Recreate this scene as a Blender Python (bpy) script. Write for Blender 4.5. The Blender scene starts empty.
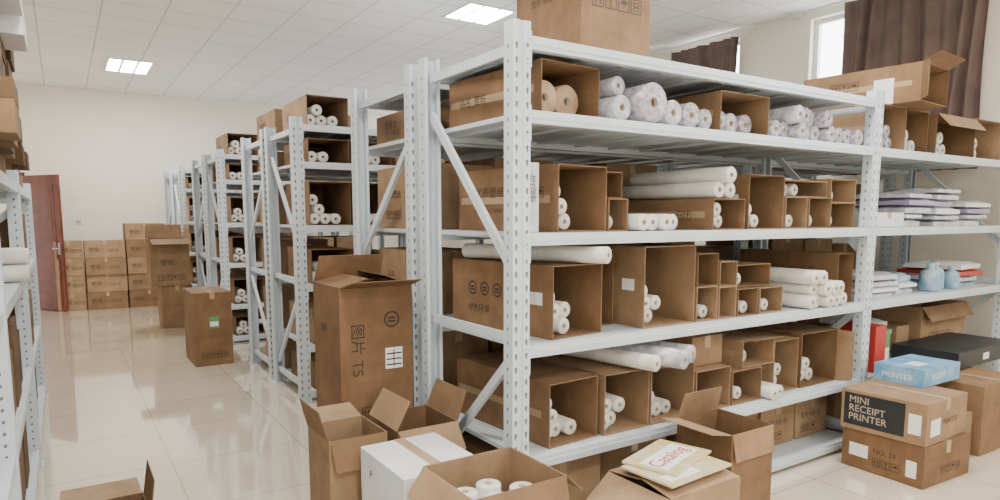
import bpy, math, random
from mathutils import Vector, Matrix
random.seed(11)
RN=random.Random(5)
SC=bpy.context.scene; COL=SC.collection
# ---------------- materials ----------------
def mk(name,col,rough=.6,metal=0,emis=None,es=0,noise=None,bump=0,nscale=20,alpha=None,spec=.5):
    m=bpy.data.materials.new(name); m.use_nodes=True
    nt=m.node_tree; b=nt.nodes['Principled BSDF']
    b.inputs['Base Color'].default_value=(*col,1); b.inputs['Roughness'].default_value=rough
    b.inputs['Metallic'].default_value=metal
    b.inputs['Specular IOR Level'].default_value=spec
    if emis: b.inputs['Emission Color'].default_value=(*emis,1); b.inputs['Emission Strength'].default_value=es
    tc=nt.nodes.new('ShaderNodeTexCoord')
    if noise:
        n=nt.nodes.new('ShaderNodeTexNoise'); n.inputs['Scale'].default_value=nscale; n.inputs['Detail'].default_value=3
        nt.links.new(tc.outputs['Object'],n.inputs['Vector'])
        r=nt.nodes.new('ShaderNodeValToRGB'); r.color_ramp.elements[0].position=.38; r.color_ramp.elements[1].position=.62
        r.color_ramp.elements[0].color=(*col,1); r.color_ramp.elements[1].color=(*noise,1)
        nt.links.new(n.outputs['Fac'],r.inputs['Fac']); nt.links.new(r.outputs['Color'],b.inputs['Base Color'])
    if bump:
        n2=nt.nodes.new('ShaderNodeTexNoise'); n2.inputs['Scale'].default_value=nscale*2
        nt.links.new(tc.outputs['Object'],n2.inputs['Vector'])
        bp=nt.nodes.new('ShaderNodeBump'); bp.inputs['Strength'].default_value=bump; bp.inputs['Distance'].default_value=.01
        nt.links.new(n2.outputs['Fac'],bp.inputs['Height']); nt.links.new(bp.outputs['Normal'],b.inputs['Normal'])
    return m
def cardboard(name,c1,c2):
    m=mk(name,c1,.75,spec=.25); nt=m.node_tree; b=nt.nodes['Principled BSDF']
    tc=nt.nodes.new('ShaderNodeTexCoord'); oi=nt.nodes.new('ShaderNodeObjectInfo')
    mx=nt.nodes.new('ShaderNodeMix'); mx.data_type='RGBA'
    mx.inputs[6].default_value=(*c1,1); mx.inputs[7].default_value=(*c2,1)
    nt.links.new(oi.outputs['Random'],mx.inputs[0])
    n=nt.nodes.new('ShaderNodeTexNoise'); n.inputs['Scale'].default_value=5; n.inputs['Detail'].default_value=8; n.inputs['Roughness'].default_value=.65
    nt.links.new(tc.outputs['Object'],n.inputs['Vector'])
    rr=nt.nodes.new('ShaderNodeMapRange'); rr.inputs['From Min'].default_value=.3; rr.inputs['From Max'].default_value=.7; rr.inputs['To Min'].default_value=.66; rr.inputs['To Max'].default_value=1.1
    nt.links.new(n.outputs['Fac'],rr.inputs['Value'])
    m2=nt.nodes.new('ShaderNodeMix'); m2.data_type='RGBA'; m2.blend_type='MULTIPLY'; m2.inputs[0].default_value=1
    nt.links.new(mx.outputs[2],m2.inputs[6]); nt.links.new(rr.outputs['Result'],m2.inputs[7])
    nt.links.new(m2.outputs[2],b.inputs['Base Color'])
    w=nt.nodes.new('ShaderNodeTexWave'); w.inputs['Scale'].default_value=60; w.bands_direction='X'
    nt.links.new(tc.outputs['Object'],w.inputs['Vector'])
    bp=nt.nodes.new('ShaderNodeBump'); bp.inputs['Strength'].default_value=.08; bp.inputs['Distance'].default_value=.002
    nt.links.new(w.outputs['Fac'],bp.inputs['Height'])
    bp2=nt.nodes.new('ShaderNodeBump'); bp2.inputs['Strength'].default_value=.3; bp2.inputs['Distance'].default_value=.02
    nt.links.new(n.outputs['Fac'],bp2.inputs['Height']); nt.links.new(bp.outputs['Normal'],bp2.inputs['Normal'])
    nt.links.new(bp2.outputs['Normal'],b.inputs['Normal'])
    return m
def tiled(name,col,col2,grout,size,mort,rough,bump=0,off=(0,0),spec=.5,coat=0):
    m=mk(name,col,rough,spec=spec); nt=m.node_tree; b=nt.nodes['Principled BSDF']
    tc=nt.nodes.new('ShaderNodeTexCoord'); mp=nt.nodes.new('ShaderNodeMapping'); mp.inputs['Location'].default_value=(off[0],off[1],0)
    br=nt.nodes.new('ShaderNodeTexBrick'); br.offset=0; br.squash=1
    br.inputs['Scale'].default_value=1; br.inputs['Brick Width'].default_value=size; br.inputs['Row Height'].default_value=size
    br.inputs['Mortar Size'].default_value=mort; br.inputs['Mortar Smooth'].default_value=.3
    br.inputs['Color1'].default_value=(*col,1); br.inputs['Color2'].default_value=(*col2,1); br.inputs['Mortar'].default_value=(*grout,1)
    nt.links.new(tc.outputs['Object'],mp.inputs['Vector']); nt.links.new(mp.outputs['Vector'],br.inputs['Vector'])
    nt.links.new(br.outputs['Color'],b.inputs['Base Color'])
    if coat:
        b.inputs['Coat Weight'].default_value=coat; b.inputs['Coat Roughness'].default_value=.03; b.inputs['Coat IOR'].default_value=1.6
    return m
M_CARD=cardboard('cardboard',(.205,.120,.062),(.40,.262,.155))
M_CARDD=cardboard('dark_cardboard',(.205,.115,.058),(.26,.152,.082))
M_CARDX=cardboard('dark_brown_cardboard',(.08,.042,.02),(.28,.17,.09))  # dark brown board of the left rack cartons, tone random per carton
M_CARDW=mk('white_cardboard',(.74,.75,.76),.55,noise=(.66,.68,.70),nscale=5)
M_TAPE=mk('packing_tape',(.42,.30,.18),.2)
M_INK=mk('dark_ink',(.04,.027,.02),.7)
M_INKR=mk('red_ink',(.50,.015,.02),.6)
M_INKW=mk('white_ink',(.52,.43,.32),.7)
M_BLK=mk('black_print',(.018,.02,.024),.45)
M_STEEL=mk('painted_steel',(.60,.655,.70),.35,spec=.5,noise=(.56,.615,.66),nscale=4)
M_HOLE=mk('slot_shadow',(.14,.155,.17),.9)
M_ROLL=mk('roll_paper',(.72,.70,.65),.5,noise=(.62,.60,.54),nscale=9)
M_ROLLT=mk('roll_tan',(.40,.26,.15),.6,noise=(.50,.34,.22),nscale=14)
M_ROLLP=mk('roll_patterned',(.50,.47,.50),.12,noise=(.27,.23,.29),nscale=42,bump=.25)
M_ROLLG=mk('roll_wrapped',(.60,.60,.62),.10,noise=(.38,.38,.41),nscale=20,bump=.6)
M_CORE=mk('core_board',(.38,.30,.22),.8)
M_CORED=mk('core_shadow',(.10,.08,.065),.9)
M_WALL=mk('wall_paint',(.88,.82,.71),.85,noise=(.86,.80,.69),nscale=2)
M_CEIL=tiled('ceiling_panels',(.94,.925,.90),(.90,.885,.86),(.58,.57,.55),.6,.009,.8,off=(.1,.14))
M_FLOOR=tiled('floor_tiles',(.74,.65,.51),(.70,.615,.48),(.40,.34,.25),.8,.004,.08,off=(.3,.2),spec=.8,coat=1)
M_WHITE=mk('white_plastic',(.82,.82,.80),.4)
M_LITE=mk('tube_light',(1,1,1),.5,emis=(1,.975,.93),es=108)
M_DOOR=mk('door_wood',(.17,.04,.022),.5,noise=(.115,.026,.015),nscale=6)
M_CURT=mk('curtain_cloth',(.165,.115,.098),.85,noise=(.13,.09,.078),nscale=5)
M_BLUE=mk('blue_print',(.10,.30,.52),.35,noise=(.25,.46,.64),nscale=9)
M_RED=mk('red_print',(.50,.04,.035),.4)
M_GREEN=mk('green_print',(.10,.30,.12),.4)
M_PUR=mk('purple_print',(.38,.33,.50),.4)
M_PLAS=mk('plastic_sleeve',(.68,.69,.72),.15,noise=(.50,.50,.56),nscale=14,bump=.6)
M_PLASB=mk('blue_plastic',(.22,.38,.52),.08,noise=(.45,.56,.64),nscale=12,bump=.4)
M_MAG=mk('magazine_print',(.62,.50,.22),.12,noise=(.66,.60,.46),nscale=12,bump=.4)
M_GRAY=mk('gray_metal',(.35,.35,.36),.4,.6)
# ---------------- mesh builder ----------------
class MB:
    def __init__(s): s.v=[];s.f=[];s.m=[];s.s=[]
    def add(s,vs,fs,m=0,M=None,sm=False):
        b=len(s.v)
        for p in vs: s.v.append(tuple(M@Vector(p)) if M else tuple(p))
        for f in fs: s.f.append([b+i for i in f]); s.m.append(m); s.s.append(sm)
    def box(s,a,b,m=0,M=None):
        x0,y0,z0=a;x1,y1,z1=b
        s.add([(x0,y0,z0),(x1,y0,z0),(x1,y1,z0),(x0,y1,z0),(x0,y0,z1),(x1,y0,z1),(x1,y1,z1),(x0,y1,z1)],
              [(0,3,2,1),(4,5,6,7),(0,1,5,4),(1,2,6,5),(2,3,7,6),(3,0,4,7)],m,M)
    def lathe(s,prof,n=20,m=0,M=None,sm=True,ms=None):
        vs=[]
        for r,y in prof:
            for i in range(n):
                a=2*math.pi*i/n; vs.append((r*math.cos(a),y,r*math.sin(a)))
        b0=len(s.f); fs=[]
        for j in range(len(prof)-1):
            for i in range(n):
                k=(i+1)%n; fs.append((j*n+i,j*n+k,(j+1)*n+k,(j+1)*n+i))
        s.add(vs,fs,m,M,sm)
        if ms:
            for j in range(len(prof)-1):
                for i in range(n): s.m[b0+j*n+i]=ms[j]
    def bar(s,p,q,w,t,m=0,xdir=(1,0,0)):
        p=Vector(p);q=Vector(q);d=(q-p);L=d.length;d.normalize();x=Vector(xdir);y=d.cross(x).normalized();x=y.cross(d)
        R=Matrix((x,y,d)).transposed().to_4x4(); s.box((-t/2,-w/2,0),(t/2,w/2,L),m,Matrix.Translation(p)@R)
    def mesh(s,name,mats):
        me=bpy.data.meshes.new(name); me.from_pydata(s.v,[],s.f)
        for m in mats: me.materials.append(m)
        me.polygons.foreach_set('material_index',s.m); me.polygons.foreach_set('use_smooth',s.s)
        me.update(); return me
def obj(name,me,parent=None,M=None,label=None,cat=None,group=None,kind=None):
    o=bpy.data.objects.new(name,me); COL.objects.link(o)
    if parent: o.parent=parent
    if M is not None: o.matrix_local=M
    if label: o['label']=label
    if cat: o['category']=cat
    if group: o['group']=group
    if kind: o['kind']=kind
    return o
T=Matrix.Translation
def Rz(d): return Matrix.Rotation(math.radians(d),4,'Z')
# ---------------- prints ----------------
def facemat(face,w,l,h,u,v):
    e=.0012
    if face=='front': return Matrix(((1,0,0,u),(0,0,-1,-e),(0,1,0,v),(0,0,0,1)))
    if face=='left': return Matrix(((0,0,-1,-e),(-1,0,0,l-u),(0,1,0,v),(0,0,0,1)))
    if face=='right': return Matrix(((0,0,1,w+e),(1,0,0,u),(0,1,0,v),(0,0,0,1)))
    if face=='top': return Matrix(((1,0,0,u),(0,1,0,v),(0,0,1,h+e),(0,0,0,1)))
_tx={}
def textmesh(t,size,mat):
    k=(t,size,mat.name)
    if k in _tx: return _tx[k]
    cu=bpy.data.curves.new('printed_text','FONT'); cu.body=t; cu.size=size; cu.space_line=.9
    o=bpy.data.objects.new('tmp_text',cu); COL.objects.link(o)
    dg=bpy.context.evaluated_depsgraph_get(); dg.update()
    me=bpy.data.meshes.new_from_object(o.evaluated_get(dg)); me.name='printed_text'
    me.materials.clear(); me.materials.append(mat)
    bpy.data.objects.remove(o); _tx[k]=me; return me
def text(par,t,size,face,u,v,mat=None,up=0.0,rot=0):
    mat=mat or M_INK; w,l,h=par['_d'] if '_d' in par else (0,0,0)
    F=facemat(face,w,l,h,u,v)@T((0,0,up))@Rz(rot)
    return obj('printed_text',textmesh(t,size,mat),par,F)
def patch(par,face,u,v,pw,ph,mat,name='label',up=0.0,lab=None,rot=0):
    w,l,h=par['_d']; b=MB(); b.box((0,0,-.0008),(pw,ph,0))
    return obj(name,b.mesh(name,[mat]),par,facemat(face,w,l,h,u,v)@T((0,0,up))@Rz(rot),label=lab)
def frame2d(b,x,y,w,h,t):
    for a,c in (((x,y),(x+w,y+t)),((x,y+h-t),(x+w,y+h)),((x,y+t),(x+t,y+h-t)),((x+w-t,y+t),(x+w,y+h-t))):
        b.add([(a[0],a[1],0),(c[0],a[1],0),(c[0],c[1],0),(a[0],c[1],0)],[(0,1,2,3)])
def icons(par,face,u,v,s,n=4,mat=None):
    w,l,h=par['_d']; b=MB()
    for i in range(n):
        x=i*s*1.15; frame2d(b,x,0,s,s,s*.07)
        cx=x+s/2
        if i%4==0:
            for k in (-.2,.2):
                c=cx+k*s; b.add([(c-.13*s,.5*s,0),(c+.13*s,.5*s,0),(c,.82*s,0)],[(0,1,2)])
                b.add([(c-.04*s,.18*s,0),(c+.04*s,.18*s,0),(c+.04*s,.5*s,0),(c-.04*s,.5*s,0)],[(0,1,2,3)])
        elif i%4==1:
            b.add([(cx-.2*s,.8*s,0),(cx,.42*s,0),(cx+.2*s,.8*s,0)],[(0,1,2)])
            b.add([(cx-.03*s,.2*s,0),(cx+.03*s,.2*s,0),(cx+.03*s,.45*s,0),(cx-.03*s,.45*s,0)],[(0,1,2,3)])
            b.add([(cx-.18*s,.15*s,0),(cx+.18*s,.15*s,0),(cx+.18*s,.2*s,0),(cx-.18*s,.2*s,0)],[(0,1,2,3)])
        elif i%4==2:
            n8=8; b.add([(cx+.32*s*math.cos(math.pi*k/n8),.5*s+.28*s*math.sin(math.pi*k/n8),0) for k in range(n8+1)],[tuple(range(n8+1))])
            b.add([(cx-.03*s,.18*s,0),(cx+.03*s,.18*s,0),(cx+.03*s,.5*s,0),(cx-.03*s,.5*s,0)],[(0,1,2,3)])
        else:
            frame2d(b,x+.25*s,.2*s,.5*s,.28*s,s*.06); frame2d(b,x+.25*s,.5*s,.5*s,.28*s,s*.06)
    return obj('handling_symbols',b.mesh('handling_symbols',[mat or M_INK]),par,facemat(face,w,l,h,u,v))
def ring(par,face,u,v,r,mat=None):
    w,l,h=par['_d']; b=MB(); n=28
    vs=[(r*k*math.cos(2*math.pi*i/n),r*k*math.sin(2*math.pi*i/n),0) for k in (1,.78) for i in range(n)]
    b.add(vs,[(i,(i+1)%n,n+(i+1)%n,n+i) for i in range(n)])
    for k in (-.35,.05): b.add([(-r*.5,r*k,0),(r*.5,r*k,0),(r*.5,r*(k+.25),0),(-r*.5,r*(k+.25),0)],[(0,1,2,3)])
    return obj('printed_emblem',b.mesh('printed_emblem',[mat or M_INK]),par,facemat(face,w,l,h,u,v))
# ---------------- cartons ----------------
TH=.005
def slab(p,q,d,ln,skew=0):
    p=Vector(p);q=Vector(q);d=Vector(d).normalized()*ln;e=(q-p).normalized()
    n=d.cross(e).normalized()*TH*.7
    a=p+e*.004;b_=q-e*.004;c=b_+d-e*(.01+skew);f=a+d+e*(.01+skew)
    m=MB(); m.add([a,b_,c,f,a+n,b_+n,c+n,f+n],[(0,1,2,3),(7,6,5,4),(0,4,5,1),(1,5,6,2),(2,6,7,3),(3,7,4,0)])
    return m
def carton(x,y,z,w,l,h,rot=0,open=None,flaps=None,label=None,group=None,mat=None,tape=True,fl=None,name='cardboard_carton'):
    mat=mat or M_CARD; b=MB(); t=TH
    if open is None:
        b.box((0,0,0),(w,l,h))
    else:
        b.box((0,0,0),(w,l,t))
        y0=0 if open=='front' else t
        ztop=h if open=='top' else h-t
        b.box((0,y0,t),(t,l-t,ztop)); b.box((w-t,y0,t),(w,l-t,ztop)); b.box((0,l-t,t),(w,l,ztop))
        if open!='front': b.box((0,0,t),(w,t,ztop))
        if open!='top': b.box((0,0,h-t),(w,l,h))
    M=T((x,y,z+.001))@Rz(rot)
    if label is None:
        label={None:'sealed brown cardboard carton stacked on a storage rack','front':'open-ended brown cardboard carton holding rolls on a rack shelf','top':'open brown cardboard carton standing on the tiled floor'}[open]
    o=obj(name,b.mesh(name,[mat]),None,M,label,'cardboard box',group or 'cardboard cartons in the store room')
    o['_d']=(w,l,h)
    if open is None:
        if tape:
            tb=MB(); c=w/2; d=.024; e=.0009; dn=min(.07,h*.4)
            tb.box((c-d,-e,h),(c+d,l+e,h+e)); tb.box((c-d,-e,h-dn),(c+d,0,h)); tb.box((c-d,l,h-dn),(c+d,l+e,h))
            obj('packing_tape',tb.mesh('packing_tape',[M_TAPE]),o,Matrix())
            bv=o.modifiers.new('bevel','BEVEL'); bv.width=.004; bv.segments=2
    elif open=='front' and y<3 and x>1.5 and h>.15:
        q=RN.random()
        if q<.35: patch(o,'left',l-.16,h*.45,.09,.06,M_WHITE,'label',.0,'small white label',RN.uniform(-4,4))
        if q>.3: patch(o,'left',.02,h*.5-.02,l*.9,.035,M_TAPE,'packing_tape',-.0004)
    f=fl or min(w,l)*.5
    ra=math.radians
    for k,a in (flaps or {}).items():
        a=ra(a); e=.001
        if k=='f': s=slab((w,0,h+e),(0,0,h+e),(0,math.cos(a),math.sin(a)),f)
        if k=='b': s=slab((0,l,h+e),(w,l,h+e),(0,-math.cos(a),math.sin(a)),f)
        if k=='l': s=slab((0,0,h+e),(0,l,h+e),(math.cos(a),0,math.sin(a)),f)
        if k=='r': s=slab((w,l,h+e),(w,0,h+e),(-math.cos(a),0,math.sin(a)),f)
        if k=='T': s=slab((0,-e,h),(w,-e,h),(0,-math.cos(a),math.sin(a)),f)
        if k=='L': s=slab((-e,-e,0),(-e,-e,h),(-math.sin(a),-math.cos(a),0),f)
        if k=='R': s=slab((w+e,-e,h),(w+e,-e,0),(math.sin(a),-math.cos(a),0),f)
        obj('flap',s.mesh('flap',[mat]),o,Matrix())
    return o
# ---------------- rolls ----------------
_rl={}
def rollmesh(r,L,mat):
    k=(round(r,3),round(L,3),mat.name)
    if k not in _rl:
        n=22;b=MB(); i=r*.30; q=i*.8
        b.lathe([(i,.0),(r*.93,.0),(r,.004),(r,L-.004),(r*.93,L),(i,L)],n,0)
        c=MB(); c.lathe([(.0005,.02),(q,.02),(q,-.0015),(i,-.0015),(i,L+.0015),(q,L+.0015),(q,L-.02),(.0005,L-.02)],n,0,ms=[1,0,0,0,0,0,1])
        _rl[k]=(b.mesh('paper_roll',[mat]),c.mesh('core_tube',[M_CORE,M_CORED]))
    return _rl[k]
RLAB={'roll_paper':'white paper roll with a hollow cardboard core','roll_tan':'tan paper roll with a hollow core','roll_patterned':'clear-wrapped roll with a fine grey-purple pattern','roll_wrapped':'grey-white roll in crinkled clear plastic wrap'}
def roll(M,r=.036,L=.55,mat=None,label=None):
    mat=mat or M_ROLL; a,c=rollmesh(r,L,mat)
    spin=Matrix.Rotation(random.uniform(0,6.28),4,'Y')
    o=obj('paper_roll',a,None,T((0,0,.001))@M@spin,label or RLAB[mat.name],'paper roll',{'roll_paper':'white paper rolls','roll_tan':'tan paper rolls','roll_patterned':'patterned rolls','roll_wrapped':'plastic-wrapped rolls'}[mat.name])
    obj('core_tube',c,o,Matrix(),label='brown cardboard core')
    return o
def pile(M,r,rows,x0=0,z0=0,y0=.03,L=.5,mat=None,jit=.05,gap=.0015,mats=None):
    for j,(st,ct) in enumerate(rows):
        for i in range(ct):
            x=x0+r+gap+(st+i)*(2*r+gap)+(j%2)*(r+gap/2)
            z=z0+r+gap+j*(r*1.7321+gap)
            roll(M@T((x,y0+random.uniform(0,jit),z)),r,L,random.choice(mats) if mats else mat)
def fill(o,r,rows,right=False,L=None,mat=None,y0=.045,mats=None):
    w,l,h=o['_d']; t=TH
    x0=t
    if right:
        mx=max(st+ct+(.5 if j%2 else 0) for j,(st,ct) in enumerate(rows)); x0=w-t-mx*(2*r+.0015)-.003
    pile(o.matrix_basis.copy(),r,rows,x0,t,y0,L or min(l-.13,.53),mat,mats=mats)
# ---------------- room ----------------
ZC=3.8; XL,XR=-1.3,6.95; YB,YF=14.0,-3.0
def struct(name,b,mats): return obj(name,b.mesh(name,mats),kind='structure')
b=MB(); b.box((XL-.2,YF-.2,-.1),(XR+.2,YB+.2,0)); struct('floor',b,[M_FLOOR])
b=MB(); b.box((XL-.2,YF-.2,ZC),(XR+.2,YB+.2,ZC+.1)); struct('ceiling',b,[M_CEIL])
b=MB(); b.box((XL-.2,YF,0),(XL,YB,ZC)); struct('wall_left',b,[M_WALL])
b=MB(); b.box((-.55,YB,0),(XR,YB+.2,ZC)); b.box((XL,YB,2.3),(-.55,YB+.2,ZC)); b.box((XL,YB+.12,0),(-.55,YB+.2,2.3)); struct('wall_back',b,[M_WALL])
def wallwin(name,fixed,a0,a1,wins,axis,out):
    b=MB(); z0,z1=wins[0][2],wins[0][3]
    def bx(u0,u1,c0,c1):
        if axis=='Y': b.box((fixed,u0,c0),(fixed+out,u1,c1))
        else: b.box((u0,fixed+out,c0),(u1,fixed,c1))
    bx(a0,a1,0,z0); bx(a0,a1,z1,ZC); p=a0
    for w in wins: bx(p,w[0],z0,z1); p=w[1]
    bx(p,a1,z0,z1); struct(name,b,[M_WALL])
Z0=2.15
wr=[(-2.6,1.0,Z0,3.7),(2.85,4.45,Z0,3.7),(5.36,6.3,Z0,3.7),(9.0,11.0,Z0,3.7),(11.8,13.4,Z0,3.7)]  # last two are unseen, added behind the racks to let in more light
wallwin('wall_right',XR,YF,YB,wr,'Y',.2)
wf=[(-.8,1.0,1.5,3.4)]  # unseen opening added behind the camera to let sky light in
wallwin('wall_front',YF,XL,XR,wf,'X',-.2)
wi=1
for (a,c,z0,z1) in wr:
    b=MB(); x0=XR+.08;x1=XR+.13
    b.box((x0,a,z0),(x1,c,z0+.05));b.box((x0,a,z1-.05),(x1,c,z1));n=3
    for i in range(n+1):
        yy=a+(c-a-.05)*i/n; b.box((x0,yy,z0+.05),(x1,yy+.05,z1-.05))
    b.box((x0+.01,a,2.95),(x1-.01,c,3.0))
    b.box((XR-.04,a-.05,z0-.03),(XR+.08,c+.05,z0))
    struct('window_%d'%wi,b,[M_WHITE]); wi+=1
for (a,c,z0,z1) in wf:
    b=MB(); y1=YF-.08;y0=YF-.13
    b.box((a,y0,z0),(c,y1,z0+.05));b.box((a,y0,z1-.05),(c,y1,z1))
    for i in range(4):
        xx=a+(c-a-.05)*i/3; b.box((xx,y0,z0+.05),(xx+.05,y1,z1-.05))
    struct('window_%d'%wi,b,[M_WHITE]); wi+=1
d=Vector((.0-(-.52),13.2-13.97)); L=d.length; ang=math.degrees(math.atan2(d.y,d.x))
b=MB(); b.box((0,-.02,.01),(L,.02,2.26))
for z0,z1 in ((.15,.95),(1.1,2.12)):
    for s in (-1,1):
        b.box((.12,s*.02-.006,z0),(L-.12,s*.02+.006,z1))
        b.box((.18,s*.026-.004,z0+.06),(L-.18,s*.026+.004,z1-.06))
dm=T((-.52,13.95,0))@Rz(ang)
do=obj('door_1',b.mesh('door_1',[M_DOOR]),None,dm,kind='structure')
b=MB(); b.lathe([(.0,-.07),(.012,-.07),(.012,-.02)],12); b.box((-.10,-.075,-.01),(.01,-.06,.01)); b.box((-.025,-.03,-.1),(.025,-.022,.1))
obj('door_handle',b.mesh('door_handle',[M_GRAY]),do,T((L-.06,0,1.05)),label='grey metal lever handle')
b=MB(); b.box((-.55,YB-.02,0),(-.47,YB,2.32)); b.box((XL,YB-.02,2.27),(-.55,YB,2.34)); struct('trim_1',b,[M_DOOR])
b=MB(); b.box((-.47,YB-.012,0),(XR,YB,.1)); struct('baseboard_back',b,[M_WALL])
b=MB(); b.box((0,-.012,0),(.12,0,.08)); so=obj('wall_socket',b.mesh('wall_socket',[M_WHITE]),None,T((.2,YB,1.45)),'white plastic wall socket on the cream wall','socket')
b=MB(); b.box((.02,-.016,.02),(.09,-.012,.06)); obj('socket_face',b.mesh('socket_face',[M_GRAY]),so,Matrix(),label='grey socket face')
def troffer(x,y,yl=.62):
    b=MB(); w=.6
    for a,c in (((0,0),(w,.03)),((0,yl-.03),(w,yl)),((0,.03),(.03,yl-.03)),((w-.03,.03),(w,yl-.03))): b.box((a[0],a[1],-.012),(c[0],c[1],0))
    for i in range(1,3): b.box((w*i/3-.012,.03,-.010),(w*i/3+.012,yl-.03,0))
    o=obj('ceiling_light',b.mesh('ceiling_light',[M_WHITE]),None,T((x-.3,y-yl/2,ZC)),'square recessed fluorescent light with three bright strips in the ceiling','ceiling light','recessed ceiling lights')
    for i in range(3):
        c=MB(); x0=max(.035,i*w/3+.02); x1=min(w-.035,(i+1)*w/3-.02)
        c.add([(x0,.04,-.006),(x0,yl-.04,-.006),(x1,yl-.04,-.006),(x1,.04,-.006)],[(0,1,2,3)])
        c.box((x0,.04,-.004),(x1,yl-.04,0),1)
        obj('light_strip',c.mesh('light_strip',[M_LITE,M_WHITE]),o,Matrix(),label='glowing fluorescent strip')
for p in ((.98,11.6),(4.0,6.54),(.8,6.5),(.6,2.0),(3.6,2.0),(.6,-1.2),(3.6,-1.2)): troffer(*p,yl=.95 if p==(.98,11.6) else .62)  # first two are in view; the rest are added out of frame for brightness
def curtain(y0,y1,z0,z1,x=6.83,folds=9,nm=''):
    n=folds*12; rows=8; vs=[];fs=[]
    for j in range(rows+1):
        tz=j/rows
        for i in range(n+1):
            t=i/n; a=.025+.02*(1-tz)+.015*math.sin(t*17)
            vs.append((x+a*math.sin(t*folds*2*math.pi+1.4*math.sin(5*t)+tz*.4)+.014*math.sin(t*31), y0+(y1-y0)*t+.03*math.sin(tz*3+t*9), z0+(z1-z0)*tz))
    for j in range(rows):
        for i in range(n): fs.append((j*(n+1)+i,j*(n+1)+i+1,(j+1)*(n+1)+i+1,(j+1)*(n+1)+i))
    b=MB(); b.add(vs,fs,0,None,True)
    return obj('curtain',b.mesh('curtain',[M_CURT]),None,None,'dark brown pleated fabric curtain hanging at a window','curtain','window curtains')
curtain(2.70,4.02,2.0,3.74,folds=9); curtain(5.30,6.34,2.0,3.70,folds=7); curtain(-2.6,-1.8,2.0,3.7,folds=7); curtain(10.3,11.1,2.0,3.66,folds=7)
for a,c in ((2.4,4.65),(5.1,6.55)):
    b=MB(); b.lathe([(.0,a),(.015,a),(.015,c),(0,c)],10)
    o=obj('curtain_rod',b.mesh('curtain_rod',[M_WHITE]),None,T((6.83,0,3.76)),'white curtain rod fixed above a window','curtain rod','curtain rods')
    for yy in (a+.1,c-.1):
        k=MB(); k.box((0,yy-.01,-.01),(.12,yy+.01,.01)); obj('bracket',k.mesh('bracket',[M_WHITE]),o,Matrix())
# ---------------- racks ----------------
L1,L2,L3,L4,L5,L6=2.33,2.025,1.50,1.00,.48,.08
PW,PD,PH=.09,.07,2.385
def postmesh(mirror):
    b=MB(); w=PW;d=PD;t=.004;H=PH
    prof=[(0,0),(w*.36,0),(w*.40,.007),(w*.60,.007),(w*.64,0),(w,0),(w,d),(w*.8,d),(w*.8,d-t),(w-t,d-t),(w-t,t),(w*.64,t),(w*.60,.011),(w*.40,.011),(w*.36,t),(t,t),(t,d-t),(w*.2,d-t),(w*.2,d),(0,d)]
    n=len(prof)
    vs=[(x,y,z) for z in (0.006,H) for x,y in prof]
    b.add(vs,[(i,(i+1)%n,n+(i+1)%n,n+i) for i in range(n)])
    b.add([(x,y,H) for x,y in prof],[tuple(range(n))])
    b.box((-.012,-.012,0),(w+.012,d+.012,.006))
    z=.06
    e=.0007
    while z<H-.05:
        for cx,sg in ((w*.19,1),(w*.81,-1)):
            pts=[(-.007*sg,.012),(.0,.015),(.007*sg,.011),(.006*sg,-.004),(.001,-.015),(-.004*sg,-.013),(-.005*sg,0)]
            b.add([(cx+px,-e,z+pz) for px,pz in pts],[tuple(range(7))],1)
        cy=d*.55
        for xx in (-e,w+e):
            b.add([(xx,cy-.005,z-.009),(xx,cy+.005,z-.006),(xx,cy+.005,z+.011),(xx,cy-.005,z+.008)],[(0,1,2,3)],1)
        z+=.06
    if mirror:
        b.v=[(x,PD-y,z) for x,y,z in b.v]
    return b.mesh('upright_post',[M_STEEL,M_HOLE])
PM=postmesh(False); PMB=postmesh(True)
_bm={}
def beam(Lg,fr):
    k=(round(Lg,3),fr)
    if k not in _bm:
        b=MB(); hh=.055;t=.038
        b.box((0,0,-hh),(Lg,t,0)); b.box((.002,-.0025,-hh*.62),(Lg-.002,0,-hh*.38))
        for x0,x1 in ((-.035,.006),(Lg-.006,Lg+.035)):
            b.box((x0,-.004,-.13),(x1,-.0012,.02))
            for z in (-.11,-.06,-.01):
                b.box((x0+.010,-.007,z-.006),(x0+.022,-.004,z+.008),0)
        if not fr: b.v=[(x,-y,z) for x,y,z in b.v]
        _bm[k]=b.mesh('shelf_beam',[M_STEEL])
    return _bm[k]
_dk={}
def deck(Lg,D):
    k=(round(Lg,3),round(D,3))
    if k not in _dk:
        b=MB(); n=max(1,round(Lg/.28)); p=Lg/n
        for i in range(n):
            b.box((i*p+.0012,0,-.022),((i+1)*p-.0012,D,-.0005))
            b.box((i*p+.10,.0,-.034),(i*p+.13,D,-.022))
        _dk[k]=b.mesh('shelf_deck',[M_STEEL])
    return _dk[k]
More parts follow.
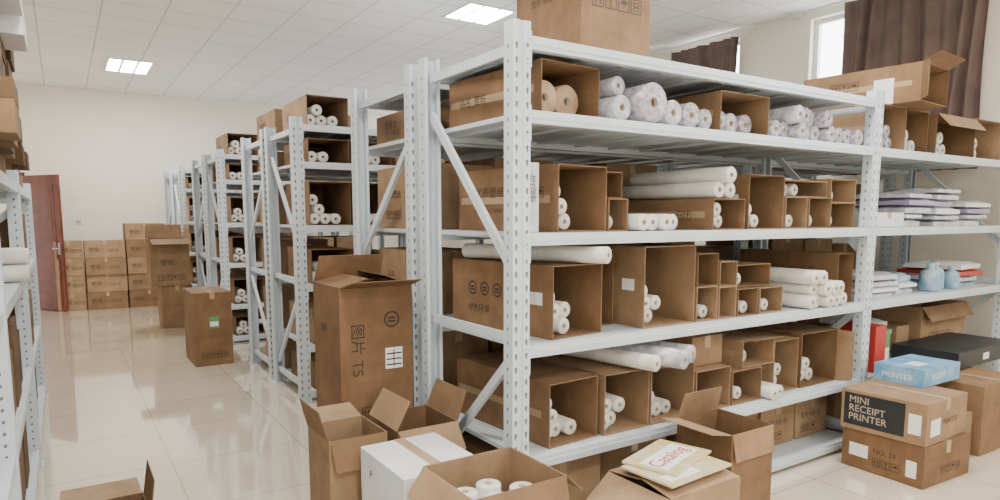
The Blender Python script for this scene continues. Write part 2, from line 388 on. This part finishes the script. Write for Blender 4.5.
def rack(xs,y0,y1,levels,label,mirror=False):
    R=obj('storage_rack',None,None,T((xs[0],y0,0)),label,'storage rack','white steel storage racks')
    for i,x in enumerate(xs):
        lx=x-xs[0]
        obj('upright_post',PM,R,T((lx,0,0))); obj('upright_post',PMB,R,T((lx,y1-y0-PD,0)))
        c=lx+PW/2; ya=PD-.01; yb=y1-y0-PD+.01
        segs=[(2.28,2.28),(1.03,1.03),(.14,.14)]
        segs+= [(1.33,2.10),(.95,.22)] if not mirror else [(2.02,1.33),(.22,.95)]
        for za,zb in segs:
            b=MB(); b.bar((0,ya,za),(0,yb,zb),.042,.022); obj('brace',b.mesh('brace',[M_STEEL]),R,T((c,0,0)))
    for i in range(len(xs)-1):
        a=xs[i]+PW-xs[0]; c=xs[i+1]-xs[0]; Lg=c-a
        for z in levels[i]:
            obj('shelf_beam',beam(Lg,True),R,T((a,.005,z))); obj('shelf_beam',beam(Lg,False),R,T((a,y1-y0-.005,z)))
            obj('shelf_deck',deck(Lg,y1-y0-.09),R,T((a,.045,z)))
    return R
ALL=[L1,L2,L3,L4,L5,L6]
XS=[1.61,4.45,6.66]
rack(XS,2.36,3.24,[ALL,ALL[1:]],'long white steel rack loaded with open cartons of paper rolls')
rack(XS,3.35,4.23,[ALL,ALL[1:]],'white steel rack full of sealed brown cartons',True)
RK=((5.55,6.42),(6.52,7.39),(8.70,9.58),(9.68,10.56),(11.85,12.73),(12.83,13.70))
for k,(a,c) in enumerate(RK):
    rack([1.61,4.45],a,c,[ALL],'white steel rack beside the aisle stacked with cartons',bool(k%2))
# ---------------- rack A goods ----------------
F='front'; YA=2.42
c=carton(2.17,2.60,L1,.47,.55,.50,label='large sealed brown carton on top of the rack',mat=M_CARDD); icons(c,'front',.07,.27,.075,4); text(c,'型号 数量',.045,'left',.14,.34)
carton(2.85,2.80,L1,.40,.3,.03,label='flattened brown carton lying on top of the rack',tape=False)
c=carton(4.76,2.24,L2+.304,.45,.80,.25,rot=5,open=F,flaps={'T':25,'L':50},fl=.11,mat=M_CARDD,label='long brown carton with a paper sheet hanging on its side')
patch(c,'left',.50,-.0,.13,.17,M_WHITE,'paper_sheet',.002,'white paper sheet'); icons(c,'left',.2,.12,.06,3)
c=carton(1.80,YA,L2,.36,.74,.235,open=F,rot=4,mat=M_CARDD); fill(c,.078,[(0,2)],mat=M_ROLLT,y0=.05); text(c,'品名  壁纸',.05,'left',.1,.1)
roll(T((2.265,2.40,L2+.062)),.06,.6,M_ROLLG); roll(T((2.275,2.44,L2+.124+.046)),.045,.5,M_ROLLG)
roll(T((2.445,2.37,L2+.097)),.095,.64,M_ROLLP)
roll(T((2.615,2.40,L2+.066)),.064,.62,M_ROLLG)
roll(T((2.752,2.40,L2+.066)),.064,.62,M_ROLLP); roll(T((2.880,2.42,L2+.057)),.055,.62,M_ROLLP)
c=carton(3.0,YA,L2,.42,.7,.22,open=F); fill(c,.058,[(0,3)],mats=[M_ROLLG,M_ROLLP]) 
pile(T((3.45,2.38,L2)),.052,[(0,9),(1,5)],L=.62,y0=0,jit=.08,mats=[M_ROLLP,M_ROLLP,M_ROLLG])
b=MB(); b.box((0,0,0),(.07,.10,.31)); o=obj('printed_packet',b.mesh('printed_packet',[M_PLAS]),None,T((1.735,2.44,L3+.001)),'tall white printed packet standing on the shelf','packet')
o['_d']=(.07,.10,.31); text(o,'样\n品\n册',.045,'front',.012,.22,M_INK)
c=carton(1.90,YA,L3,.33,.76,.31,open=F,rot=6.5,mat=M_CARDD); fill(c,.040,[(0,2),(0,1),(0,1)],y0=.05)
text(c,'优质壁纸',.06,'left',.14,.17); text(c,'MADE IN CHINA',.03,'left',.14,.09); icons(c,'left',.5,.16,.05,3)
c=carton(2.245,2.46,L3,.13,.6,.16,open=F); fill(c,.036,[(0,1)])
c=carton(2.245,2.50,L3+.163,.125,.5,.13,open=F,mat=M_CARDD)
pile(T((2.385,2.40,L3)),.042,[(0,4)],L=.5,y0=0)
c=carton(2.97,YA,L3,.27,.78,.17,open=F,mat=M_CARDD); fill(c,.038,[(0,2),(0,1)]); text(c,'SAMPLE BOOK',.04,'left',.1,.07); icons(c,'left',.52,.05,.05,2)
pile(T((2.98,2.38,L3+.172)),.045,[(0,2),(0,1)],L=.74,y0=0)
c=carton(3.27,YA,L3,.33,.74,.31,open=F); fill(c,.038,[(0,2),(0,1),(0,1)])
c=carton(3.62,YA,L3,.22,.74,.19,open=F); fill(c,.038,[(0,2)]) 
c=carton(3.86,YA,L3,.24,.74,.19,open=F); fill(c,.038,[(0,2),(0,1)])
c=carton(3.63,YA+.03,L3+.192,.46,.7,.10,open=F); fill(c,.038,[(0,3)])
c=carton(4.12,YA+.02,L3,.29,.74,.16,open=F); fill(c,.038,[(0,2)])
c=carton(4.12,YA+.02,L3+.162,.29,.74,.15,open=F); fill(c,.038,[(1,1)])
# L4
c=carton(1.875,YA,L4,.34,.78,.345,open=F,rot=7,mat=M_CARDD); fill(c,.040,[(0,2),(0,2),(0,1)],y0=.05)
for u in (.18,.28,.38): ring(c,'left',u,.2,.036)
text(c,'绿色环保',.045,'left',.14,.08); icons(c,'left',.54,.16,.055,2)
roll(T((2.13,2.33,L4+.349+.042))@Rz(22),.04,.84,label='long white paper roll lying across the cartons')
c=carton(2.46,YA,L4,.38,.76,.42,open=F); fill(c,.039,[(0,2),(0,2),(0,1)]); text(c,'此面向上',.05,'left',.2,.2)
c=carton(2.235,2.62,L4,.20,.56,.40,open=F,mat=M_CARDD); fill(c,.038,[(0,2),(0,1)])
c=carton(2.86,YA,L4,.17,.74,.19,open=F); fill(c,.036,[(0,2)])
c=carton(2.86,YA,L4+.192,.17,.74,.18,open=F); fill(c,.036,[(0,1)])
c=carton(3.045,YA,L4,.15,.74,.18,open=F); fill(c,.035,[(0,1),(0,1)])
c=carton(3.045,YA,L4+.182,.15,.74,.14,open=F); fill(c,.035,[(0,1)])
c=carton(3.21,YA,L4,.18,.74,.16,open=F); fill(c,.036,[(0,2)])
c=carton(3.21,YA+.05,L4+.162,.36,.66,.13,open=F,mat=M_CARDD); fill(c,.036,[(1,1)])
c=carton(3.41,YA,L4,.22,.74,.155,open=F); fill(c,.036,[(0,2)])
c=carton(4.25,YA+.02,L4,.18,.76,.33,open=F,mat=M_CARDD); text(c,'FRAGILE  小心轻放',.05,'left',.18,.2); icons(c,'left',.12,.06,.06,4)
pile(T((3.72,2.34,L4)),.043,[(1,5),(1,4),(1,2)],L=.7,y0=0)
c=carton(3.66,2.60,L4,.09,.56,.15,open=F)
# L5
c=carton(1.86,YA,L5,.32,.78,.31,open=F,rot=4,mat=M_CARDD); fill(c,.040,[(0,3),(0,1),(0,1)],y0=.05)
c=carton(2.205,YA,L5,.31,.78,.31,open=F); fill(c,.040,[(0,2),(0,2)]) 
c=carton(2.53,YA,L5,.33,.78,.30,open=F); fill(c,.039,[(0,3),(0,1)])
c=carton(2.88,YA,L5,.29,.78,.24,open=F); fill(c,.038,[(0,2)])
c=carton(3.19,YA,L5,.27,.78,.20,open=F); fill(c,.038,[(0,2)])
roll(T((2.60,2.26,L5+.318+.052))@Rz(14),.050,.88,M_ROLLG,label='long thick plastic-wrapped roll lying on top of cartons')
roll(T((2.77,2.36,L5+.318+.046))@Rz(16),.048,.82,M_ROLLG)
roll(T((2.44,2.30,L5+.318+.044))@Rz(12),.041,.85)
c=carton(3.30,YA+.02,L5+.203,.30,.76,.16,open=F,flaps={'T':10},fl=.06); fill(c,.038,[(0,2)])
c=carton(2.93,2.50,L5+.243,.26,.70,.17,label='sealed brown carton with dark print on the rack'); text(c,'轻拿轻放',.05,'left',.2,.05)
c=carton(3.62,2.45,L5,.25,.74,.33,open=F); fill(c,.040,[(0,2),(0,2)])
c=carton(3.89,2.44,L5,.40,.74,.35,open=F,flaps={'R':20},fl=.1); fill(c,.042,[(0,3),(0,2)])
c=carton(4.31,2.50,L5,.12,.6,.30,open=F)
pile(T((3.462,2.34,L5)),.038,[(0,2)],L=.7,y0=0)
for x,w,h in ((2.90,.33,.25),(3.25,.38,.26),(3.66,.36,.28),(4.04,.36,.27)):
    c=carton(x,2.55,L6,w,.6,h,label='sealed brown carton on the lowest rack shelf'); text(c,'型号 REF 53',.045,'front',.05,.14); icons(c,'front',.06,.04,.05,3)
carton(1.76,2.5,L6,.5,.62,.28,label='sealed brown carton on the lowest rack shelf'); carton(2.35,2.6,L6,.5,.55,.26,label='sealed brown carton on the lowest rack shelf')
# bay 2
c=carton(4.62,YA,L2,.34,.74,.30,open=F); fill(c,.045,[(0,3),(0,2)],mat=M_ROLLP)
c=carton(4.98,YA+.02,L2,.34,.72,.30,open=F); fill(c,.045,[(0,3),(0,2)])
c=carton(5.36,YA-.02,L2,.62,.74,.29,open=F,flaps={'T':-50},fl=.12); fill(c,.045,[(0,4),(0,2)])
c=carton(6.02,YA,L2,.5,.72,.31,open=F); fill(c,.045,[(0,3),(0,2)])
def packets(x,y,z,w,l,n,th,mats,label,cat='packet of paper',nm='paper_packet',grp='wrapped paper packets',rt=6):
    zz=z+.001
    for i in range(n):
        b=MB(); ww=w*random.uniform(.82,1);ll=l*random.uniform(.8,1); t=th*random.uniform(.75,1.3)
        nx,ny=8,8; bm=mats[i%len(mats)]
        vs=[];fs=[]
        for s in (0,1):
            for j in range(ny+1):
                for k in range(nx+1):
                    u,v=k/nx,j/ny; e=min(u,1-u,v,1-v); zb=t*(1-.35*max(0,1-e*7)) if s else 0
                    vs.append((ww*u,ll*v,zb+(random.uniform(-.005,0) if s else 0)))
        N=(nx+1)*(ny+1)
        for j in range(ny):
            for k in range(nx):
                a=j*(nx+1)+k; fs.append((N+a,N+a+1,N+a+nx+2,N+a+nx+1)); fs.append((a,a+nx+1,a+nx+2,a+1))
        rim=[k for k in range(nx+1)]+[ (j*(nx+1)+nx) for j in range(1,ny+1)]+[ny*(nx+1)+k for k in range(nx-1,-1,-1)]+[j*(nx+1) for j in range(ny-1,0,-1)]
        for q in range(len(rim)): a=rim[q];c2=rim[(q+1)%len(rim)]; fs.append((a,c2,N+c2,N+a))
        b.add(vs,fs,0)
        obj(nm,b.mesh(nm,[bm]),None,T((x+random.uniform(0,.05),y+random.uniform(0,.05),zz))@Rz(random.uniform(-rt,rt)),label,cat,grp)
        zz+=t+.001
LB='clear plastic packet of printed sheets in a pile'
c=carton(4.66,2.44,L3,.40,.5,.10,mat=M_CARDW,label='flat white carton on the rack shelf')
packets(5.16,2.46,L3,.34,.5,5,.048,[M_PLAS,M_WHITE,M_PLAS,M_PUR],LB)
packets(5.62,2.48,L3,.37,.45,6,.046,[M_PLAS,M_PLAS,M_WHITE,M_PUR],LB)
packets(6.10,2.46,L3,.40,.5,4,.048,[M_WHITE,M_PLAS,M_PUR],LB)
packets(4.66,2.46,L4,.40,.5,4,.048,[M_PLAS,M_WHITE,M_PLAS],LB)
packets(5.15,2.5,L4,.26,.4,3,.050,[M_PLAS,M_WHITE,M_PLASB],LB)
packets(6.06,2.46,L4,.44,.5,4,.046,[M_PLASB,M_PLAS,M_RED,M_WHITE],'printed plastic packet on the shelf')
for i,(sx,sc) in enumerate(((5.60,1.45),(5.80,1.45),(5.95,1.2))):
    b=MB(); r=.05*sc
    M=Matrix.Rotation(math.radians(90),4,'X')
    b.lathe([(0,0),(r*.9,0),(r,.01),(r,.08*sc),(r*.9,.105*sc),(r*.35,.12*sc),(r*.35,.13*sc)],18,0,M)
    b.v=[(x,y,abs(z)) for x,y,z in b.v]
    o=obj('plastic_bottle',b.mesh('plastic_bottle',[M_PLASB]),None,T((sx,2.48+.06*(i%2),L4+.001)),'squat pale blue plastic bottle on the shelf','bottle','blue plastic bottles')
    c=MB(); c.lathe([(r*.40,.131*sc),(r*.40,.15*sc),(0,.15*sc)],16,0,M); c.v=[(x,y,abs(z)) for x,y,z in c.v]
    obj('cap',c.mesh('cap',[M_PLASB]),o,Matrix(),label='blue screw cap')
# L5 bay 2
c=carton(5.78,2.60,L5,.78,.5,.36,open='top',flaps={'l':118,'f':236},fl=.13,label='open brown carton behind a flat black box',mat=M_CARD); icons(c,'front',.15,.06,.08,4)
c=carton(5.30,2.12,L5,.95,.46,.12,mat=M_BLK,tape=False,label='flat black cardboard box on the shelf',rot=0); patch(c,'front',.4,.03,.1,.05,M_WHITE,'label')
c=carton(4.70,2.40,L5,.14,.3,.33,mat=M_RED,tape=False,label='upright red printed box on the shelf'); text(c,'精品',.06,'left',.06,.2,M_INKW)
c=carton(4.87,2.44,L5,.11,.3,.28,mat=M_GREEN,tape=False,label='upright green printed box on the shelf'); patch(c,'front',.02,.05,.08,.1,M_WHITE,'label')
packets(5.07,2.64,L5,.34,.4,5,.05,[M_PLAS,M_WHITE,M_CARDD],LB,rt=4)
c=carton(5.52,2.66,L5,.20,.4,.22,label='small sealed brown carton on the shelf')
c=carton(5.2,2.5,L6,.6,.6,.3); c=carton(5.9,2.5,L6,.6,.6,.3); c=carton(4.62,2.62,L6,.5,.5,.3)
# ---------------- rack B goods ----------------
def row(x0,x1,y0,l,z,hmax,lab='sealed brown cardboard carton on a rack shelf',wmin=.36,wmax=.5,side=None):
    x=x0;i=0
    while True:
        w=random.uniform(wmin,wmax)
        if x+w>x1: break
        h=hmax*random.uniform(.68,.97)
        c=carton(x,y0,z,w,l,h,label=lab)
        if i==0 and side:
            text(c,side,.055,'left',.14,h*.5); icons(c,'left',.14,h*.15,.05,4)
        x+=w+random.uniform(.012,.04); i+=1
for z,hm,s in ((L2,.24,'数量 12'),(L3,.46,'环保壁纸'),(L4,.44,'品名'),(L5,.44,'小心轻放')):
    row(1.75,4.42,3.44,.70,z,hm,side=s); row(4.58,6.6,3.44,.70,z,hm if z!=L2 else .3)
row(1.75,2.7,3.44,.7,L6,.3)
# ---------------- racks C..H goods ----------------
for k,(a,cc) in enumerate(RK):
    for z,hm in ((L1,.30),(L2,.23),(L3,.42),(L4,.38),(L5,.40),(L6,.3)):
        if k%2==0:
            h=hm*random.uniform(.75,.95); x=1.76
            if z==L1 and k==4: continue
            c=carton(x,a+.07,z,.36,.72,h,open=F,mat=random.choice([M_CARD,M_CARDD]))
            rows=[(0,3),(0,1)] if h>.2 else [(0,2)]
            if h>.33: rows.append((0,1))
            fill(c,.046,rows,y0=.03)
            text(c,'品名 壁纸',.05,'left',.12,h*.4)
            h2=hm*random.uniform(.6,.95)
            if z!=L1:
                c=carton(x+.39,a+.07,z,.36,.72,h2,open=F); fill(c,.046,[(0,3)],y0=.03)
                c=carton(x+.80,a+.07,z,.5,.72,h2*.9)
                c=carton(x+1.35,a+.07,z,.5,.72,h2*.9)
        else:
            if z==L1 and k!=1: continue
            row(1.76,2.75,a+.08,.70,z,hm,side='环保壁纸')
# ---------------- floor cartons ----------------
c=carton(1.16,3.29,0,.43,.44,.45,label='brown carton under a taller carton on the floor') 
c=carton(1.17,3.30,.452,.41,.42,.75,open='top',flaps={'l':14,'r':20,'b':62,'f':165},fl=.17,mat=M_CARDD,label='tall brown carton with dark print, symbols and white label')
patch(c,'front',.25,.30,.10,.115,M_WHITE,'shipping_label',0,'white striped address label')
gb=MB(); gb.box((.046,.010,0),(.052,.105,.0004))
for i in range(3): gb.box((.006,.018+.03*i,0),(.094,.026+.03*i,.0004))
obj('label_stripes',gb.mesh('label_stripes',[M_INK]),c,facemat('front',.41,.42,.75,.25,.30)@T((0,0,.0006)))
text(c,'图片 TS',.085,'front',.065,.56,None,0,-90); ring(c,'front',.29,.57,.045); icons(c,'front',.11,.05,.055,4)
text(c,'规格',.05,'left',.12,.5)
c=carton(.91,2.74,0,.27,.30,.60,open='top',flaps={'l':105,'f':250,'b':165},fl=.14,label='narrow open brown carton with raised flaps on the floor')
c=carton(1.24,2.76,0,.32,.34,.58,open='top',flaps={'f':225,'r':112,'l':60},fl=.15,label='open brown carton beside the rack end')
c=carton(1.02,2.22,0,.36,.44,.585,mat=M_CARDW,label='white carton sealed with clear tape on the floor'); text(c,'P',.05,'left',.1,.48,M_INK)
c=carton(1.06,1.78,0,.39,.36,.655,open='top',flaps={'b':238,'f':250,'l':232,'r':222},fl=.12,label='open brown carton with rolls standing inside it')
for i,(x,y) in enumerate(((1.13,1.87),(1.235,1.90),(1.16,2.0),(1.27,2.02),(1.36,1.93))):
    roll(T((x,y,.585))@Matrix.Rotation(math.radians(-90),4,'X'),.047,.57,label='white paper roll standing upright in an open carton')
c=carton(1.93,1.73,0,.43,.36,.465,open='top',flaps={'l':215,'f':8,'b':6},fl=.178,label='brown carton with half-closed flaps under printed brochures')
b=MB(); b.box((0,0,0),(.40,.27,.010)); o=obj('brochure',b.mesh('brochure',[M_MAG]),None,T((1.95,1.74,.506))@Rz(4),'yellow printed brochure in clear plastic on a carton','brochure','printed brochures'); o['_d']=(.40,.27,.010)
patch(o,'top',.03,.03,.2,.06,M_WHITE,'label'); text(o,'壁纸样本',.05,'top',.05,.2,M_INKR)
b=MB(); b.box((0,0,0),(.37,.25,.010)); o=obj('brochure',b.mesh('brochure',[M_MAG]),None,T((2.03,1.79,.518))@Rz(18),'glossy white and yellow brochure with red script lettering','brochure','printed brochures'); o['_d']=(.37,.25,.010)
patch(o,'top',.02,.05,.32,.13,M_WHITE,'label'); text(o,'Catalog',.095,'top',.025,.085,M_INKR,.001)
c=carton(2.52,1.90,0,.31,.33,.57,open='top',flaps={'l':170,'b':75,'f':262},fl=.13,label='tall open brown carton in front of the rack')
# right stack
c=carton(4.07,1.76,0,.52,.50,.25,rot=-3,mat=M_CARDD,label='brown carton with white labels under another carton')
patch(c,'left',.05,.08,.12,.08,M_WHITE,'shipping_label',0,'white label'); text(c,'NO. 24',.045,'left',.2,.13); icons(c,'left',.2,.05,.05,3); patch(c,'left',.4,.05,.06,.1,M_WHITE,'label'); icons(c,'front',.18,.06,.05,4)
c=carton(4.07,1.76,.252,.52,.50,.25,rot=1,label='brown carton with a black printed panel of lettering')
patch(c,'left',.02,.03,.36,.20,M_BLK,'printed_panel',0,'black printed panel')
text(c,'MINI\nRECEIPT\nPRINTER',.060,'left',.05,.172,M_INKW,.0015)
patch(c,'left',.40,.06,.07,.12,M_WHITE,'shipping_label',0,'white label')
patch(c,'front',.05,.05,.12,.10,M_WHITE,'shipping_label',0,'white label'); text(c,'PRINTER',.05,'front',.2,.1)
c=carton(4.45,1.96,.505,.48,.31,.11,mat=M_BLUE,tape=False,label='flat blue printed box resting on stacked cartons'); text(c,'PRINTER',.05,'left',.05,.03,M_WHITE); text(c,'RECEIPT',.05,'front',.1,.04,M_WHITE); patch(c,'top',.1,.08,.14,.10,M_WHITE,'label')
c=carton(4.96,1.82,0,.6,.44,.47,label='large brown carton on the floor by the rack',mat=M_CARDD)
c=carton(4.66,1.86,0,.26,.34,.30,label='small brown carton wedged between larger ones on the floor')
# aisle cartons
c=carton(1.09,7.5,0,.38,.65,.78,label='tall brown carton with a small green label in the aisle',mat=M_CARDD); patch(c,'front',.15,.40,.1,.12,M_GREEN,'label',0,'green label'); patch(c,'front',.16,.42,.08,.05,M_WHITE,'label',.001); icons(c,'front',.06,.08,.06,4)
c=carton(1.12,10.4,0,.40,.50,.60,label='sealed brown carton in an aisle stack')
c=carton(1.00,10.38,.602,.50,.55,.66,open='top',flaps={'f':200,'l':175,'r':95,'b':100},fl=.2,label='open brown carton on top of an aisle stack'); text(c,'壁纸',.09,'front',.12,.3); icons(c,'front',.08,.08,.08,4)
def stack(x,y,w,l,h,n,lab='sealed brown carton stacked against the cream wall'):
    for i in range(n):
        c=carton(x+random.uniform(0,.012),y+random.uniform(0,.03),(h+.002)*i,w,l,h,label=lab)
        text(c,'壁纸',.08,'front',w*.10,h*.4); icons(c,'front',w*.56,h*.35,.05,3)
stack(.29,13.2,.60,.5,.29,4); stack(.91,13.2,.62,.5,.29,5); stack(-.14,13.25,.41,.45,.29,4)
c=carton(-.10,3.32,0,.36,.34,.20,open='top',flaps={'r':98,'b':172},fl=.17,label='low open brown carton on the tiled floor')
# ---------------- left rack ----------------
LL=[1.77,1.22,.65,.12]
R=obj('storage_rack',None,None,T((-.2,1.2,0)),'white steel rack along the wall crammed with small cartons','storage rack','white steel storage racks')
YS=[1.2,3.1,5.0,6.9]
for yy in YS:
    for xx in (0,-.80):
        me=PM if xx else PMB
        key='lp'+str(bool(xx))
        if key not in _bm:
            m2=me.copy()
            for v in m2.vertices: v.co.z=v.co.z*(1.85/PH) if v.co.z>.01 else v.co.z
            _bm[key]=m2
        obj('upright_post',_bm[key],R,T((xx,yy-1.2,0))@Rz(90))
    for za,zb in ((1.7,1.7),(.2,.2),(.3,.9),(1.6,1.0)):
        b=MB(); b.bar((-.06,0,za),(-.81,0,zb),.04,.022,xdir=(0,1,0)); obj('brace',b.mesh('brace',[M_STEEL]),R,T((0,yy-1.2+.045,0)))
for i in range(3):
    y0=YS[i]-1.2+PW; Lg=1.9-PW
    for z in LL:
        for xx in (-.042,-.865):
            b=MB(); b.box((0,0,-.055),(.038,Lg,0)); obj('shelf_beam',b.mesh('shelf_beam',[M_STEEL]),R,T((xx,y0,z)))
        b=MB(); b.box((0,0,-.02),(.784,Lg,-.0005)); obj('shelf_deck',b.mesh('shelf_deck',[M_STEEL]),R,T((-.827,y0,z)))
for z,hm in ((1.77,.12),(1.22,.40),(.65,.46),(.12,.42)):
    for i in (1,2):
        y=YS[i]+.12; yend=YS[i+1]-.40
        if z==1.22 and i==1: yend=3.95
        while y<yend:
            l=random.uniform(.26,.38); h=hm*random.uniform(.6,.93) if z<1.7 else .12
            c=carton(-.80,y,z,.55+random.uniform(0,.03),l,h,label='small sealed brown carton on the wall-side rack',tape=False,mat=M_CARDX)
            if z<1.7: text(c,'壁纸',.05,'right',.05,h*.4)
            else:
                zt=2.75 if y<4.1 else (2.45 if y<4.8 else (2.1 if y<5.6 else 1.9)); zz=z+.122; q=0
                while True:
                    hh=random.uniform(.07,.13)
                    if zz+hh>zt: break
                    wt=(q==5)
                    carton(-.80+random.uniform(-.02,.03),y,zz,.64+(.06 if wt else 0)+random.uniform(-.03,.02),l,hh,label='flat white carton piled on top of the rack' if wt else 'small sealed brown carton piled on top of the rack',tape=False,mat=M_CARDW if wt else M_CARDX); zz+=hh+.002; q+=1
            y+=l+.03
for yy,zz in ((4.42,.046),(4.52,.046),(4.62,.046),(4.47,.135),(4.57,.135)):
    roll(T((-.16-.03*(yy>4.5),yy,1.22+zz))@Rz(90),.045,.6)
# ---------------- world / camera ----------------
w=bpy.data.worlds.new('sky'); SC.world=w; w.use_nodes=True
bg=w.node_tree.nodes['Background']; bg.inputs['Color'].default_value=(.93,.97,1,1); bg.inputs['Strength'].default_value=9.5
cd=bpy.data.cameras.new('camera'); cam=bpy.data.objects.new('camera',cd); COL.objects.link(cam)
cd.sensor_width=36; cd.lens=24.0; pitch=6.5; cd.shift_y=.043
cam.location=(0,0,1.57); cam.rotation_euler=(math.radians(90-pitch),0,math.radians(-33.2))
SC.camera=cam
for o in COL.objects:
    if '_d' in o: del o['_d']
